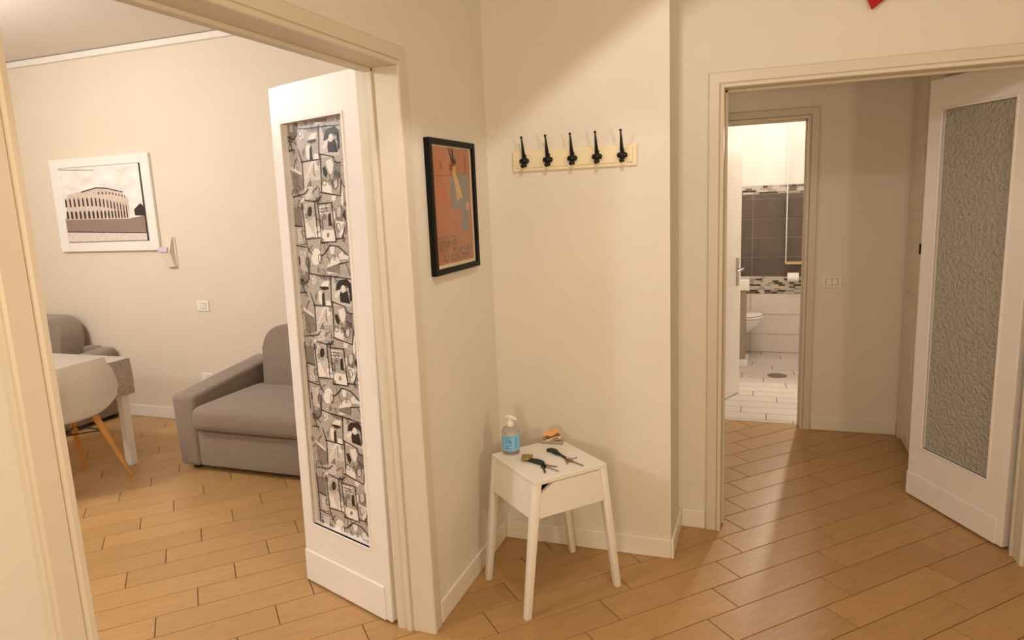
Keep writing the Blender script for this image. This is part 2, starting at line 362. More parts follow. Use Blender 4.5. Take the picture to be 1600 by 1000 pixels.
# ------------------------------------------------------------ glazed door leaves
FILM_SHAPES = [(3,[(0.2836,1.3386),(0.406,1.3328),(0.3993,1.2283),(0.2767,1.2232)]),(3,[(0.165,1.2159),(0.2765,1.2214),(0.2741,1.0929),(0.1655,1.073)]),(2,[(0.2922,1.2212),(0.4011,1.2022),(0.3911,1.0834),(0.2802,1.1026)]),(3,[(0.1427,1.0581),(0.2256,1.0622),(0.2323,0.9334),(0.1517,0.9226)]),(2,[(0.2449,1.0562),(0.3336,1.0594),(0.3339,0.9592),(0.2556,0.9602)]),(1,[(0.0894,1.4126),(0.1517,1.4077),(0.1466,1.3456),(0.1222,1.3029),(0.082,1.3198)]),(2,[(0.1024,1.4067),(0.1304,1.4042),(0.1157,1.3335),(0.0953,1.3389)]),(1,[(0.072,1.0477),(0.1361,1.048),(0.1337,0.9714),(0.0784,0.9744)]),(2,[(0.102,1.271),(0.1561,1.283),(0.199,1.2973),(0.1887,1.2725),(0.168,1.2548),(0.1753,1.2319),(0.1224,1.2256),(0.1026,1.2511)]),(4,[(0.1473,1.3346),(0.1806,1.3371),(0.188,1.315),(0.1635,1.2999)]),(1,[(0.1989,1.3366),(0.2738,1.3382),(0.252,1.3207),(0.2227,1.3255)]),(4,[(0.215,1.3041),(0.2367,1.317),(0.2718,1.3215),(0.2643,1.3003),(0.2482,1.2894),(0.2236,1.2924)]),(0,[(0.2013,1.2913),(0.2292,1.2969),(0.259,1.2971),(0.2678,1.2886),(0.2322,1.2808)]),(4,[(0.1963,1.2759),(0.217,1.28),(0.2255,1.2593),(0.2129,1.2221),(0.1939,1.2331)]),(0,[(0.2172,1.2649),(0.2337,1.2766),(0.2293,1.2413),(0.233,1.2222),(0.2149,1.2222)]),(4,[(0.2394,1.2419),(0.2723,1.2439),(0.2738,1.223),(0.2411,1.2227)]),(0,[(0.3083,1.2846),(0.3161,1.3104),(0.34,1.3273),(0.3828,1.3319),(0.405,1.3155),(0.4055,1.252),(0.3937,1.2454),(0.3861,1.2944),(0.3607,1.3019),(0.3308,1.2887)]),(0,[(0.3311,1.274),(0.3446,1.2847),(0.3823,1.2855),(0.3929,1.2384),(0.3331,1.2417)]),(4,[(0.3692,1.2936),(0.3655,1.2845),(0.3578,1.2786),(0.349,1.2781),(0.3425,1.2833),(0.3407,1.2922),(0.3445,1.3013),(0.3523,1.3072),(0.361,1.3076),(0.3675,1.3024)]),(3,[(0.3727,1.3083),(0.3881,1.2963),(0.3943,1.2676),(0.3817,1.2797)]),(4,[(0.2969,1.2621),(0.3289,1.2886),(0.3347,1.2725),(0.3136,1.2553)]),(4,[(0.0813,1.2041),(0.1084,1.1997),(0.1518,1.1779),(0.1508,1.1697),(0.0915,1.1923)]),(1,[(0.0876,1.1876),(0.1548,1.1688),(0.1623,1.1133),(0.097,1.098)]),(4,[(0.1658,1.1249),(0.1767,1.1457),(0.2188,1.2133),(0.2313,1.2081)]),(1,[(0.1823,1.1244),(0.2117,1.1559),(0.2149,1.1242)]),(4,[(0.2263,1.2169),(0.2643,1.2182),(0.2641,1.1831),(0.2399,1.1801)]),(2,[(0.2152,1.1427),(0.2717,1.1474),(0.2675,1.0788),(0.217,1.075)]),(0,[(0.2902,1.1881),(0.3084,1.1936),(0.322,1.1696),(0.311,1.1495),(0.2969,1.1616)]),(4,[(0.3142,1.2108),(0.3516,1.2204),(0.3627,1.1846),(0.3371,1.1588),(0.3243,1.1817)]),(1,[(0.3673,1.2085),(0.4008,1.1992),(0.3969,1.1461),(0.3713,1.1427),(0.3548,1.181)]),(4,[(0.2842,1.1363),(0.3373,1.135),(0.3391,1.0919),(0.2801,1.102)]),(1,[(0.3851,1.1321),(0.3791,1.1162),(0.3667,1.1055),(0.3525,1.1041),(0.342,1.1127),(0.3393,1.128),(0.3455,1.1439),(0.3581,1.1545),(0.3722,1.1557),(0.3825,1.1471)]),(3,[(0.3771,1.1266),(0.3739,1.1172),(0.3675,1.111),(0.3605,1.1103),(0.3554,1.1155),(0.3542,1.1245),(0.3574,1.1339),(0.3637,1.1401),(0.3708,1.1407),(0.3759,1.1355)]),(4,[(0.2487,1.0461),(0.3151,1.0496),(0.3155,1.0448),(0.2492,1.0412)]),(4,[(0.2493,1.0338),(0.3157,1.0375),(0.3161,1.0327),(0.2497,1.0289)]),(4,[(0.2498,1.0215),(0.3143,1.0258),(0.3138,1.0215),(0.2502,1.0166)]),(4,[(0.3346,1.0855),(0.3667,1.0839),(0.355,1.0635),(0.3345,1.0674)]),(4,[(0.1247,1.0816),(0.1614,1.082),(0.1545,1.0687),(0.1334,1.0679)]),(2,[(0.2217,1.0308),(0.2135,1.0108),(0.1965,0.997),(0.1771,0.9947),(0.1628,1.005),(0.1592,1.0239),(0.1678,1.0441),(0.185,1.0577),(0.2042,1.0597),(0.2182,1.0494)]),(0,[(0.2064,1.0303),(0.202,1.0181),(0.1933,1.0098),(0.1836,1.0087),(0.1767,1.0152),(0.1752,1.0269),(0.1797,1.0392),(0.1885,1.0474),(0.1981,1.0484),(0.2049,1.0419)]),(4,[(0.1545,0.9866),(0.1749,0.9827),(0.2103,0.9367),(0.1574,0.9265)]),(4,[(0.2142,0.9687),(0.2469,0.9715),(0.2468,0.9541),(0.214,0.9498)]),(4,[(0.2164,0.9451),(0.2501,0.9482),(0.2502,0.9314),(0.2175,0.9282)]),(0,[(0.3074,1.0158),(0.3216,1.0217),(0.3229,0.9731),(0.3044,0.9726)]),(4,[(0.2604,0.9589),(0.3414,0.9571),(0.3397,0.9159),(0.2587,0.9107)]),(1,[(0.3065,0.9396),(0.3042,0.9338),(0.2993,0.9298),(0.2938,0.9291),(0.2897,0.9319),(0.2886,0.9372),(0.2909,0.943),(0.2958,0.947),(0.3014,0.9477),(0.3054,0.9449)]),(4,[(0.3312,1.038),(0.3493,1.0461),(0.3513,1.004),(0.3328,0.9835)]),(4,[(0.392,1.0746),(0.4078,1.1353),(0.4067,1.0464),(0.3929,1.0479)]),(1,[(0.4012,1.0207),(0.3945,1.0016),(0.381,0.9886),(0.3656,0.9867),(0.3543,0.9967),(0.3516,1.0149),(0.3584,1.0342),(0.3721,1.047),(0.3874,1.0487),(0.3985,1.0387)]),(3,[(0.3868,1.0263),(0.383,1.0138),(0.3755,1.0055),(0.3672,1.0045),(0.3613,1.0112),(0.3601,1.0232),(0.364,1.0356),(0.3715,1.0439),(0.3798,1.0448),(0.3856,1.0381)]),(4,[(0.3501,0.9929),(0.4068,0.9855),(0.3848,0.9719),(0.3955,0.9492),(0.3687,0.9273),(0.3667,0.9623)]),(0,[(0.3947,1.0122),(0.412,1.0351),(0.4124,0.9862)]),(4,[(0.3002,0.8929),(0.3349,0.898),(0.3267,0.8684),(0.3069,0.8653)]),(4,[(0.3555,0.8672),(0.3808,0.8815),(0.3857,0.8658),(0.416,0.8602),(0.4112,0.8497),(0.3582,0.8479)]),(0,[(0.0898,0.8557),(0.1129,0.8429),(0.0923,0.8169)]),(3,[(0.1001,0.8768),(0.1512,0.8776),(0.1325,0.8296),(0.1491,0.7933),(0.1029,0.7989)]),(3,[(0.0964,0.9637),(0.1256,0.9666),(0.1344,0.8946),(0.0968,0.901)]),(2,[(0.166,0.9117),(0.2484,0.9168),(0.2388,0.8777),(0.1762,0.8685)]),(4,[(0.2416,0.8592),(0.2369,0.8442),(0.2269,0.8311),(0.2136,0.8226),(0.1996,0.8204),(0.1878,0.8249),(0.1804,0.8354),(0.1791,0.8497),(0.184,0.8649),(0.1942,0.8779),(0.2076,0.8862),(0.2215,0.8882),(0.2331,0.8836),(0.2403,0.8732)]),(4,[(0.2778,0.8081),(0.2939,0.8371),(0.3205,0.8556),(0.3496,0.8571),(0.3514,0.8296)]),(1,[(0.2629,1.3698),(0.3444,1.3908),(0.3381,1.3523),(0.2633,1.3568)]),(4,[(0.2629,1.3698),(0.2804,1.3927),(0.3114,1.4098),(0.349,1.4059),(0.3473,1.3909)]),(4,[(0.2613,1.3567),(0.319,1.3516),(0.2699,1.3463)]),(2,[(0.3471,1.3897),(0.4129,1.3971),(0.4085,1.3559),(0.3429,1.3524)])]
FILM_LINES = [[(0.1466,1.3456),(0.1992,1.3396),(0.2836,1.3386),(0.406,1.3328)],[(0.2836,1.3386),(0.2767,1.2232)],[(0.1581,1.2185),(0.2765,1.2214)],[(0.2749,1.2411),(0.3617,1.2258),(0.3673,1.2085),(0.387,1.2011),(0.4039,1.2024)],[(0.2845,1.2387),(0.2782,1.1024)],[(0.165,1.2159),(0.1631,1.1196)],[(0.0882,1.0876),(0.1687,1.0983),(0.1915,1.1159)],[(0.1655,1.073),(0.2161,1.0674),(0.2515,1.0692),(0.2734,1.0867)],[(0.2699,1.0986),(0.391,1.0822)],[(0.4009,1.1405),(0.391,1.0822)],[(0.2449,1.0562),(0.3336,1.0594)],[(0.2466,1.0533),(0.2537,0.9612)],[(0.1427,1.0581),(0.1517,0.9226)],[(0.1517,0.9226),(0.2499,0.9295)],[(0.2577,0.9105),(0.3395,0.914)],[(0.0839,0.975),(0.1369,0.9718)],[(0.0845,0.8973),(0.1529,0.8907)],[(0.1508,0.9161),(0.1627,0.8857),(0.186,0.8635)],[(0.2416,0.8592),(0.2625,0.8655),(0.3059,0.9),(0.3585,0.8953),(0.4073,0.8661)],[(0.0743,1.2633),(0.1176,1.2687)],[(0.082,1.3198),(0.117,1.3039),(0.1404,1.3221),(0.1519,1.4016)],[(0.3514,0.8296),(0.4139,0.8398)],[(0.1634,1.2189),(0.1436,1.267)],[(0.3474,0.9243),(0.3856,0.9266),(0.405,0.9685)],[(0.0738,1.0607),(0.0784,0.9744),(0.0802,0.782)],[(0.2257,1.0635),(0.2323,0.9334)],[(0.3336,1.0594),(0.341,0.954),(0.346,0.9119)]]

def door_leaf(name, label, A, e, L, lean, stile_free, kick, film):
    d = bpy.data.objects.new(name, None); C.objects.link(d); d['kind'] = 'structure'; d['label'] = label
    d.location = (A[0], A[1], 0); d.rotation_euler = (0, 0, math.atan2(e[1], e[0]))
    sgn = 1                                       # local +y is the back of the leaf
    TH, H, G0, G1, Z0, Z1 = .045, 2.066, stile_free, L-.107, .284, 1.922
    def shear(bm):
        for v in bm.verts: v.co.y = sgn*v.co.y + lean*v.co.z
        return bm
    bm = bmesh.new(); zb = .008
    bx(bm, (0, 0, zb), (G0, TH, H), .004, 2); bx(bm, (G1, 0, zb), (L, TH, H), .004, 2)
    bx(bm, (G0-.006, .0004, zb), (G1+.006, TH-.0004, Z0)); bx(bm, (G0-.006, .0004, Z1), (G1+.006, TH-.0004, H-.001))
    obj('leaf_frame', shear(bm), 'door', d)
    bm = bmesh.new(); q = .011                    # proud moulding around the glass
    for lo, hi in (((G0-q, Z0-q), (G0, Z1+q)), ((G1, Z0-q), (G1+q, Z1+q)), ((G0, Z0-q), (G1, Z0)), ((G0, Z1), (G1, Z1+q))):
        bx(bm, (lo[0], -.004, lo[1]), (hi[0], .012, hi[1]), .0025, 2)
    obj('glazing_bead', shear(bm), 'door', d)
    obj('kick_board', shear(box((.0, -.007, zb), (L-.032, .002, kick), .005, 3)), 'door', d)
    if film:
        bm = bmesh.new(); bx(bm, (G0, .027, Z0), (G1, .031, Z1)); obj('glass_pane', shear(bm), 'film2', d)
        bm = bmesh.new(); per = .557
        def flat(poly, mi, y):
            p = cliprect(poly, G0, Z0, G1, Z1)
            if len(p) < 3: return
            try:
                f = bm.faces.new([bm.verts.new((a, y, b)) for a, b in p]); f.material_index = mi
            except ValueError: pass
        fr = random.Random(21); scrib = []
        for k in range(58):                          # pen strokes, loops and hatching of the collage
            a, z = fr.uniform(.07, .45), fr.uniform(.85, 1.41); kind = k % 3; an = fr.uniform(0, 6.3)
            if kind == 0:
                pts = [(a, z)]
                for q in range(5): an += fr.uniform(-.6, .6); pts.append((pts[-1][0]+.009*cos(an), pts[-1][1]+.011*sin(an)))
                scrib.append((pts, .0013))
            elif kind == 1:
                rx, rz = fr.uniform(.006, .013), fr.uniform(.008, .02)
                scrib.append(([(a+rx*cos(q*pi/5), z+rz*sin(q*pi/5)) for q in range(11)], .0011))
            else:
                dx, dz = .018*cos(an), .022*sin(an)
                for q in range(5): scrib.append(([(a-dz*.22*q, z+dx*.22*q), (a-dz*.22*q+dx, z+dx*.22*q+dz)], .0007))
        for r in (1, 0, -1, -2):
            for pts, hw in scrib:
                pts = [Vector((a-.011*r, b+per*r)) for a, b in pts]
                for p0, p1 in zip(pts, pts[1:]):
                    dv = p1-p0; nn = Vector((-dv.y, dv.x)).normalized()*hw
                    flat([tuple(p0+nn), tuple(p1+nn), tuple(p1-nn), tuple(p0-nn)], 0, .0246)
            for i, (g, poly) in enumerate(FILM_SHAPES): flat([(a-.011*r, b+per*r) for a, b in poly], g, .0268-i*.00002)
            for ln in FILM_LINES:
                pts = [Vector((a-.011*r, b+per*r)) for a, b in ln]
                for p0, p1 in zip(pts, pts[1:]):
                    dv = (p1-p0); nn = Vector((-dv.y, dv.x)).normalized()*.0026; ex = dv.normalized()*.002
                    flat([tuple(p0-ex+nn), tuple(p1+ex+nn*.7), tuple(p1+ex-nn*.7), tuple(p0-ex-nn)], 0, .0249)
        bmesh.ops.triangulate(bm, faces=bm.faces)
        for f in bm.faces:
            f.normal_update()
            if f.normal.y > 0: f.normal_flip()
        f = obj('patterned_film', shear(bm), ['film%d' % i for i in range(5)], d, norm=False)
        f['label'] = 'black and white collage patterned film'
    else:
        g = obj('glass_pane', shear(box((G0, .016, Z0), (G1, .024, Z1))), 'obscure', d); g['label'] = 'rippled obscure glass'
    for z in (.22, 1.02, 1.83):
        h = tube(bmesh.new(), [(L+.006, TH-.004, z), (L+.006, TH-.004, z+.075)], .006, 8); obj('hinge', shear(h), 'trim', d, smooth=40)
    return d
door_leaf('door_1', 'open white door leaf with black and white patterned film', (-1.836, 2.29), (.941, -.339), .555, .0185, .07, .15, True)
door_leaf('door_2', 'open white door leaf with rippled glass at right of the hall', (.737, 3.868), (.462, -.887), .60, 0, .09, .13, False)

# bathroom door
bd = bpy.data.objects.new('door_3', None); C.objects.link(bd); bd['kind'] = 'structure'; bd['label'] = 'plain white bathroom door standing open'
bd.location = (-.44, 4.935, 0); bd.rotation_euler = (0, 0, math.atan2(.915, .4))
obj('door_panel', box((0, 0, .006), (.735, .04, 2.01), .003), 'door', bd)
bm = bmesh.new(); bx(bm, (.655, -.008, .87), (.69, 0, 1.09), .004); hp = obj('handle_plate', bm, 'steel', bd)
bm = tube(bmesh.new(), [(.672, -.005, 1.0), (.672, -.05, 1.0), (.66, -.056, 1.0), (.56, -.056, .995)], [.009, .009, .009, .007], 10); obj('handle', bm, 'steel', hp, smooth=50)

# ------------------------------------------------------------ hall cupboard with panelled doors (right wall)
cb = thing('cupboard', 'tall ivory panelled cupboard built in at the far right of the hall', 'cupboard', (.845, 4.45, 0))
obj('carcass', box((.012, -.35, .0), (.39, .355, 2.55), .002), 'trim', cb)
bm = bmesh.new(); bx(bm, (-.008, .30, 0), (.012, .355, 2.55), .003); obj('corner_post', bm, 'trim', cb)
def panel_door(y0, y1):
    d = obj('door', box((-.002, y0, .02), (.012, y1, 2.5), .002), 'trim', cb)
    for z0, z1 in ((.06, .95), (1.02, 1.38), (1.44, 1.80), (1.86, 2.42)):
        obj('panel', box((-.007, y0+.035, z0), (0, y1-.035, z1), .004, 2), 'trim', d)
    return d
panel_door(-.02, .295); d = panel_door(-.345, -.025)
bm = bmesh.new(); bx(bm, (-.014, -.05, 1.20), (-.001, -.042, 1.26), .002); k = obj('handle', bm, 'iron', d); k['label'] = 'small dark handle'

# ------------------------------------------------------------ bathroom
BX0, BX1 = -.55, 1.1
wb = struct('wall_bath_back', boxes([((BX0-.1, YW, 0), (BX1+.1, YW+.1, 2.72))]), 'lgrout', 'tiled far wall of the bathroom')
bm = boxes([((BX0-.1, YH2, 0), (BX0, YW, 2.72))]); struct('wall_bath_left', bm, 'bath_wall', 'white left wall of the bathroom')
struct('wall_bath_right', boxes([((BX1, YH2, 0), (BX1+.1, YW, 2.72))]), 'bath_wall', 'white right wall of the bathroom')
obj('upper_plaster', box((BX0, YW-.006, 1.627), (BX1, YW, 2.72)), 'bath_wall', wb)
def tiles(mt, xs, zs, g=.0028):
    for a, b in zip(xs, xs[1:]):
        for c, d in zip(zs, zs[1:]):
            obj('wall_tile', box((a+g, YW-.008, c+g), (b-g, YW+.002, d-g), .0015, 1), mt, wb)
tiles('wtile', (BX0, -.09, .51, BX1), (0, .182, .378, .584))
tiles('dtile', (BX0, -.08, .52, BX1), (.755, .944, 1.131, 1.312, 1.503, 1.547))
rnd = random.Random(3)
def mosaic(z0, z1, rows):
    bm = bmesh.new(); h = (z1-z0)/rows
    for r in range(rows):
        x = BX0 - rnd.uniform(0, .05)
        while x < BX1-.01:
            wd = rnd.choice((.045, .06, .075)); a = max(x, BX0)
            bx(bm, (a+.0015, YW-.006-rnd.uniform(0, .002), z0+r*h+.0012), (min(x+wd, BX1)-.0015, YW+.002, z0+(r+1)*h-.0012), 0, 1, rnd.choices((0, 1, 2, 3), (5, 3, 2, 2))[0])
            x += wd
    obj('mosaic_band', bm, ['mos%d' % i for i in range(4)], wb, kind='stuff')
mosaic(.586, .753, 9); mosaic(1.549, 1.625, 4)
fb = struct('floor.001', boxes([((BX0, 4.905, -.05), (BX1, YW, -.003))]), 'bgrout', 'pale plank look floor of the bathroom')
for r in range(16):
    y0 = 4.951-.145 + r*.1455; y1 = y0+.1455
    if y0 > YW: break
    x = .055-.174*(r-1) - 1.2*2
    while x < BX1:
        p = cliprect([(x+.003, y0+.0022), (x+.597, y0+.0022), (x+.597, y1-.0022), (x+.003, y1-.0022)], BX0, 4.907, BX1, YW)
        if p:
            cx = sum(q[0] for q in p)/len(p); cy = sum(q[1] for q in p)/len(p)
            me = plank_mesh('floor_plank', [(q[0]-cx, q[1]-cy) for q in p]); me.materials.append(M['bplank'])
            o = bpy.data.objects.new('floor_plank', me); C.objects.link(o); o.location = (cx, cy, 0); o.parent = fb
        x += .6
dr = lathe(bmesh.new(), [(.08, .0005), (.08, .003), (.076, .005), (.03, .005), (.0005, .0055)], 28)
o = obj('floor_drain', dr, 'drain', smooth=30); o.location = (.149, 6.207, 0); tag(o, 'round grey drain cover set in the pale bathroom floor', 'drain')
# vanity
vn = thing('vanity_cabinet', 'taupe bathroom vanity on a white plinth behind the bathroom door', 'cabinet', (-.32, 6.62, 0))
obj('body', box((-.23, -.10, .06), (.20, .125, .70), .003), 'taupe', vn)
obj('plinth', box((-.23, -.115, 0), (.222, .125, .06), .004), 'ceramic', vn)
bs = obj('washbasin', box((-.23, -.13, .702), (.225, .125, .80), .008, 3), 'ceramic'); bs.location = (-.32, 6.62, 0)
tag(bs, 'white square washbasin edge on the taupe vanity', 'sink')
# toilet
tl = thing('toilet', 'white wall hung toilet behind the taupe vanity', 'toilet', (BX0, 6.945, 0))
bm = bmesh.new(); secs = []
for z, x1, hw in ((.15, .30, .05), (.20, .40, .09), (.26, .49, .135), (.32, .55, .165), (.375, .57, .172)):
    secs.append([bm.verts.new((.0 + (x1*.55 + x1*.45*cos(t) if cos(t) > 0 else x1*.55*(1+max(cos(t)*1.4, -1))), hw*max(-1, min(1, sin(t)*1.05)), z)) for t in [2*pi*k/28 for k in range(28)]])
for a, b in zip(secs, secs[1:]):
    for k in range(28): bm.faces.new((a[k], a[(k+1) % 28], b[(k+1) % 28], b[k]))
bm.faces.new(secs[0][::-1]); bm.faces.new(secs[-1]); obj('bowl', bm, 'ceramic', tl, smooth=50)
def lid(z0, z1, x1, hw, nm, mt):
    ol = [((x1*.55 + x1*.45*cos(t) if cos(t) > 0 else x1*.55*(1+max(cos(t)*1.4, -.95))), hw*max(-1, min(1, sin(t)*1.05))) for t in [2*pi*k/28 for k in range(28)]]
    bm = bmesh.new(); prism(bm, ol, lambda a, b, c: (a, b, c), z0, z1)
    bmesh.ops.bevel(bm, geom=[e for e in bm.edges if abs(e.verts[0].co.z-e.verts[1].co.z) < 1e-6], offset=.006, segments=2, profile=.5, affect='EDGES')
    obj(nm, bm, mt, tl, smooth=50)
lid(.378, .396, .58, .176, 'seat', 'ceramic'); lid(.401, .420, .575, .174, 'lid', 'ceramic')
# glass panel, paper roll
mc = thing('glass_panel', 'clear glass panel with white edge and pine bottom rail against the grey bathroom tiles', 'glass panel', (.46, YW-.07, .90))
obj('edge_strip', box((-.242, -.012, .0), (-.234, .05, 1.35), .001), 'ceramic', mc); obj('edge_strip', box((.234, -.012, .0), (.242, .05, 1.35), .001), 'ceramic', mc)
obj('pane', box((-.234, -.006, .02), (.234, -.002, 1.35)), 'glaze', mc)
obj('bottom_rail', box((-.242, -.02, -.02), (.242, .058, .0), .002), 'pine', mc)
tp = thing('toilet_paper_roll', 'white toilet paper roll on a holder below the glass panel', 'toilet paper', (.29, YW-.062, .752))
bm = bmesh.new(); tube(bm, [(-.05, 0, 0), (.05, 0, 0)], .045, 20); obj('roll', bm, 'tissue', tp, smooth=40)
bm = bmesh.new(); tube(bm, [(-.065, 0, 0), (.065, 0, 0)], .006, 8); tube(bm, [(.062, 0, 0), (.062, .055, 0)], .006, 8); obj('holder', bm, 'steel', tp, smooth=40)

# ------------------------------------------------------------ entrance: coat rack
ck = thing('coat_rack', 'cream wooden coat rack with five black hooks on the cream wall', 'coat rack', (-.75, YB, 1.758))
bm = bmesh.new(); bx(bm, (-.268, -.014, -.044), (.268, 0, .044), .006, 3); bx(bm, (-.252, -.02, -.03), (.252, -.008, .032), .004, 2)
obj('board', bm, 'cream', ck)
def hook_bm():
    bm = bmesh.new()
    bx(bm, (-.008, -.006, -.022), (.008, 0, .030), .003, 2)
    tube(bm, [(0, -.004, .012), (0, -.016, .022), (0, -.024, .045), (0, -.031, .075), (0, -.040, .098)], [.0085, .0085, .0065, .0045, .003], 10)
    ball(bm, (0, -.041, .1), .0056)
    ball(bm, (-.0105, -.013, .004), .0118, (1, .7, .95)); ball(bm, (.0105, -.013, .004), .0118, (1, .7, .95))
    ball(bm, (0, -.015, .004), .0125, (1, .8, 1.25))
    tube(bm, [(0, -.012, -.004), (0, -.026, -.014), (0, -.034, -.018)], [.0085, .0085, .007], 10)
    ball(bm, (0, -.037, -.018), .0085, (1, 1, 1))
    return bm
h0 = obj('hook', hook_bm(), 'iron', ck, smooth=True); h0.location = (-.209, -.019, -.004)
for xx in (-.104, .002, .107, .211):
    h = h0.copy(); C.objects.link(h); h.parent = ck; h.location = (xx, -.019, -.004)

# poster
ps = thing('framed_poster', 'orange and slate poster in a narrow black frame above the nightstand', 'poster', (XL, 2.4845, 1.331))
Y0, Y1, FT = -.2095, .2095, .022
bm = bmesh.new()
for lo, hi in (((Y0, 0), (Y0+FT, .5)), ((Y1-FT, 0), (Y1, .5)), ((Y0+FT, 0), (Y1-FT, FT)), ((Y0+FT, .5-FT), (Y1-FT, .5))):
    bx(bm, (0.001, lo[0], lo[1]), (.024, hi[0], hi[1]), .0015, 1)
obj('frame', bm, 'black', ps)
def pflat(bm, poly, x, mi):
    f = bm.faces.new([bm.verts.new((x, y-2.4845, z-1.331)) for y, z in poly]); f.material_index = mi
PM = ['paper', 'orange', 'slate', 'red', 'rust', 'line', 'pdark', 'arm', 'pink', 'ink']
bm = bmesh.new(); bx(bm, (.004, Y0+.01, .01), (.012, Y1-.01, .49), 0, 1, 0)
pflat(bm, [(2.316, 1.366), (2.653, 1.366), (2.653, 1.803), (2.316, 1.803)], .0124, 1)
POSTER = [('slate', [(2.4562, 1.6942), (2.6363, 1.7019), (2.6344, 1.5693), (2.6148, 1.4829), (2.5492, 1.4835), (2.5519, 1.5715), (2.4609, 1.5739)]),
('slate', [(2.529, 1.7), (2.5261, 1.7118), (2.6143, 1.7136), (2.6363, 1.7019)]),
('red', [(2.3631, 1.6609), (2.4109, 1.6668), (2.4134, 1.6355), (2.4325, 1.6238), (2.4278, 1.5893), (2.3666, 1.5906)]),
('rust', [(2.3695, 1.7446), (2.3834, 1.759), (2.3988, 1.726), (2.3815, 1.7171)]),
('rust', [(2.5991, 1.7734), (2.6163, 1.7861), (2.6166, 1.7076), (2.5979, 1.7072)]),
('rust', [(2.4549, 1.7361), (2.4853, 1.7514), (2.5045, 1.7346), (2.4876, 1.7168), (2.4592, 1.7161)]),
('line', [(2.318, 1.6979), (2.5372, 1.7061), (2.5366, 1.7019), (2.318, 1.6934)]),
('pdark', [(2.4477, 1.8025), (2.4588, 1.8025), (2.4967, 1.7518), (2.4841, 1.7427)]),
('pdark', [(2.4849, 1.8003), (2.4922, 1.8019), (2.5073, 1.7551), (2.5167, 1.7496), (2.498, 1.7403), (2.4899, 1.7545)]),
('pdark', [(2.5077, 1.758), (2.5235, 1.7674), (2.5159, 1.7437), (2.5005, 1.7374)]),
('arm', [(2.4857, 1.7341), (2.5195, 1.738), (2.5215, 1.7205), (2.5089, 1.7143), (2.5339, 1.6824), (2.5642, 1.6286), (2.5668, 1.6135), (2.5508, 1.6077), (2.5434, 1.6198), (2.5309, 1.605), (2.512, 1.6083), (2.5119, 1.629), (2.4965, 1.6761), (2.4836, 1.708)]),
('pink', [(2.6014, 1.5947), (2.6224, 1.5987), (2.6349, 1.5848), (2.6261, 1.5664), (2.6094, 1.5607), (2.5958, 1.5765)]),
('red', [(2.3612, 1.5709), (2.3915, 1.5758), (2.4292, 1.569), (2.3897, 1.5627)])]
for i, (c, P) in enumerate(POSTER): pflat(bm, P, .0126+i*.00003, PM.index(c))
rr = random.Random(11)
def strokes(y0, y1, z0, z1, n, wd):        # illegible hand lettering of the photograph: letter-like strokes
    st = (y1-y0)/n
    for i in range(n):
        a = y0+i*st; j = rr.uniform(-.002, .002); t = rr.random()
        pflat(bm, [(a, z0+j), (a+wd, z0+j), (a+wd, z1+j), (a, z1+j)], .0132, 9)
        if t < .65: pflat(bm, [(a+st*.6, z0+j), (a+st*.6+wd, z0+j), (a+st*.6+wd*.8, z1+j), (a+st*.6-wd*.2, z1+j)], .0132, 9)
        if t > .2:
            zz = rr.choice((z0, (z0+z1)/2, z1-wd)); pflat(bm, [(a, zz+j), (a+st*.7, zz+j), (a+st*.7, zz+wd+j), (a, zz+wd+j)], .0133, 9)
strokes(2.326, 2.494, 1.462, 1.474, 9, .003); strokes(2.334, 2.494, 1.430, 1.456, 6, .0055)
strokes(2.336, 2.40, 1.409, 1.426, 3, .0045); strokes(2.45, 2.64, 1.408, 1.424, 7, .005); strokes(2.37, 2.63, 1.376, 1.403, 8, .0065)
obj('poster_print', bm, PM, ps, norm=False)
obj('glazing', box((.0152, Y0+FT-.003, FT-.003), (.0162, Y1-FT+.003, .5-FT+.003)), 'glaze', ps)

# nightstand
ns = thing('nightstand', 'small white nightstand with splayed legs in the corner under the poster', 'nightstand', (-.806, 2.556, 0), .841)
TW, TD, H = .334, .357, .551; FW, FD = .215, .168
def leg(sx, sy):
    def q(x, y, z, h): return [(x-h, y-h, z), (x+h, y-h, z), (x+h, y+h, z), (x-h, y+h, z)]
    bm = hexa(bmesh.new(), q(sx*FW, sy*FD, 0, .013), q(sx*(TW/2-.0165), sy*(TD/2-.0165), H-.014, .0165))
    bmesh.ops.bevel(bm, geom=[e for e in bm.edges], offset=.003, segments=2, profile=.5, affect='EDGES'); return bm
obj('top', box((-TW/2, -TD/2, H-.018), (TW/2, TD/2, H), .002, 2), 'white', ns)
for sx in (-1, 1):
    for sy in (-1, 1): obj('leg', leg(sx, sy), 'white', ns, smooth=40)
sl = (FW-(TW/2-.0165))/(H-.014)                    # splay per metre of drop
def xe(z): return TW/2-.0165 + (H-.014-z)*sl
ZB = .40
def hx(z): return .013+.0035*z/(H-.014)
for sx in (-1, 1):
    bm = bmesh.new(); a = [(xe(ZB)+hx(ZB)-.0006, ZB), (xe(ZB)-.004, ZB), (xe(H-.018)-.004, H-.018), (xe(H-.018)+hx(H-.018)-.0006, H-.018)]
    prism(bm, [(sx*p, z) for p, z in a], lambda u, z, d: (u, d, z), -TD/2+.03, TD/2-.03); obj('side_panel', bm, 'white', ns)
bm = bmesh.new(); prism(bm, [(-xe(ZB), ZB), (xe(ZB), ZB), (xe(H-.018), H-.018), (-xe(H-.018), H-.018)], lambda u, z, d: (u, d, z), TD/2-.02, TD/2-.012); obj('back_panel', bm, 'white', ns)
w0, w1 = xe(ZB)-hx(ZB)-.0015, xe(H-.02)-hx(H-.02)-.0015
dp = [(-w0, ZB), (w0, ZB), (w1, H-.0205), (-w1+.052, H-.0205), (-w1-.008, H-.058)]
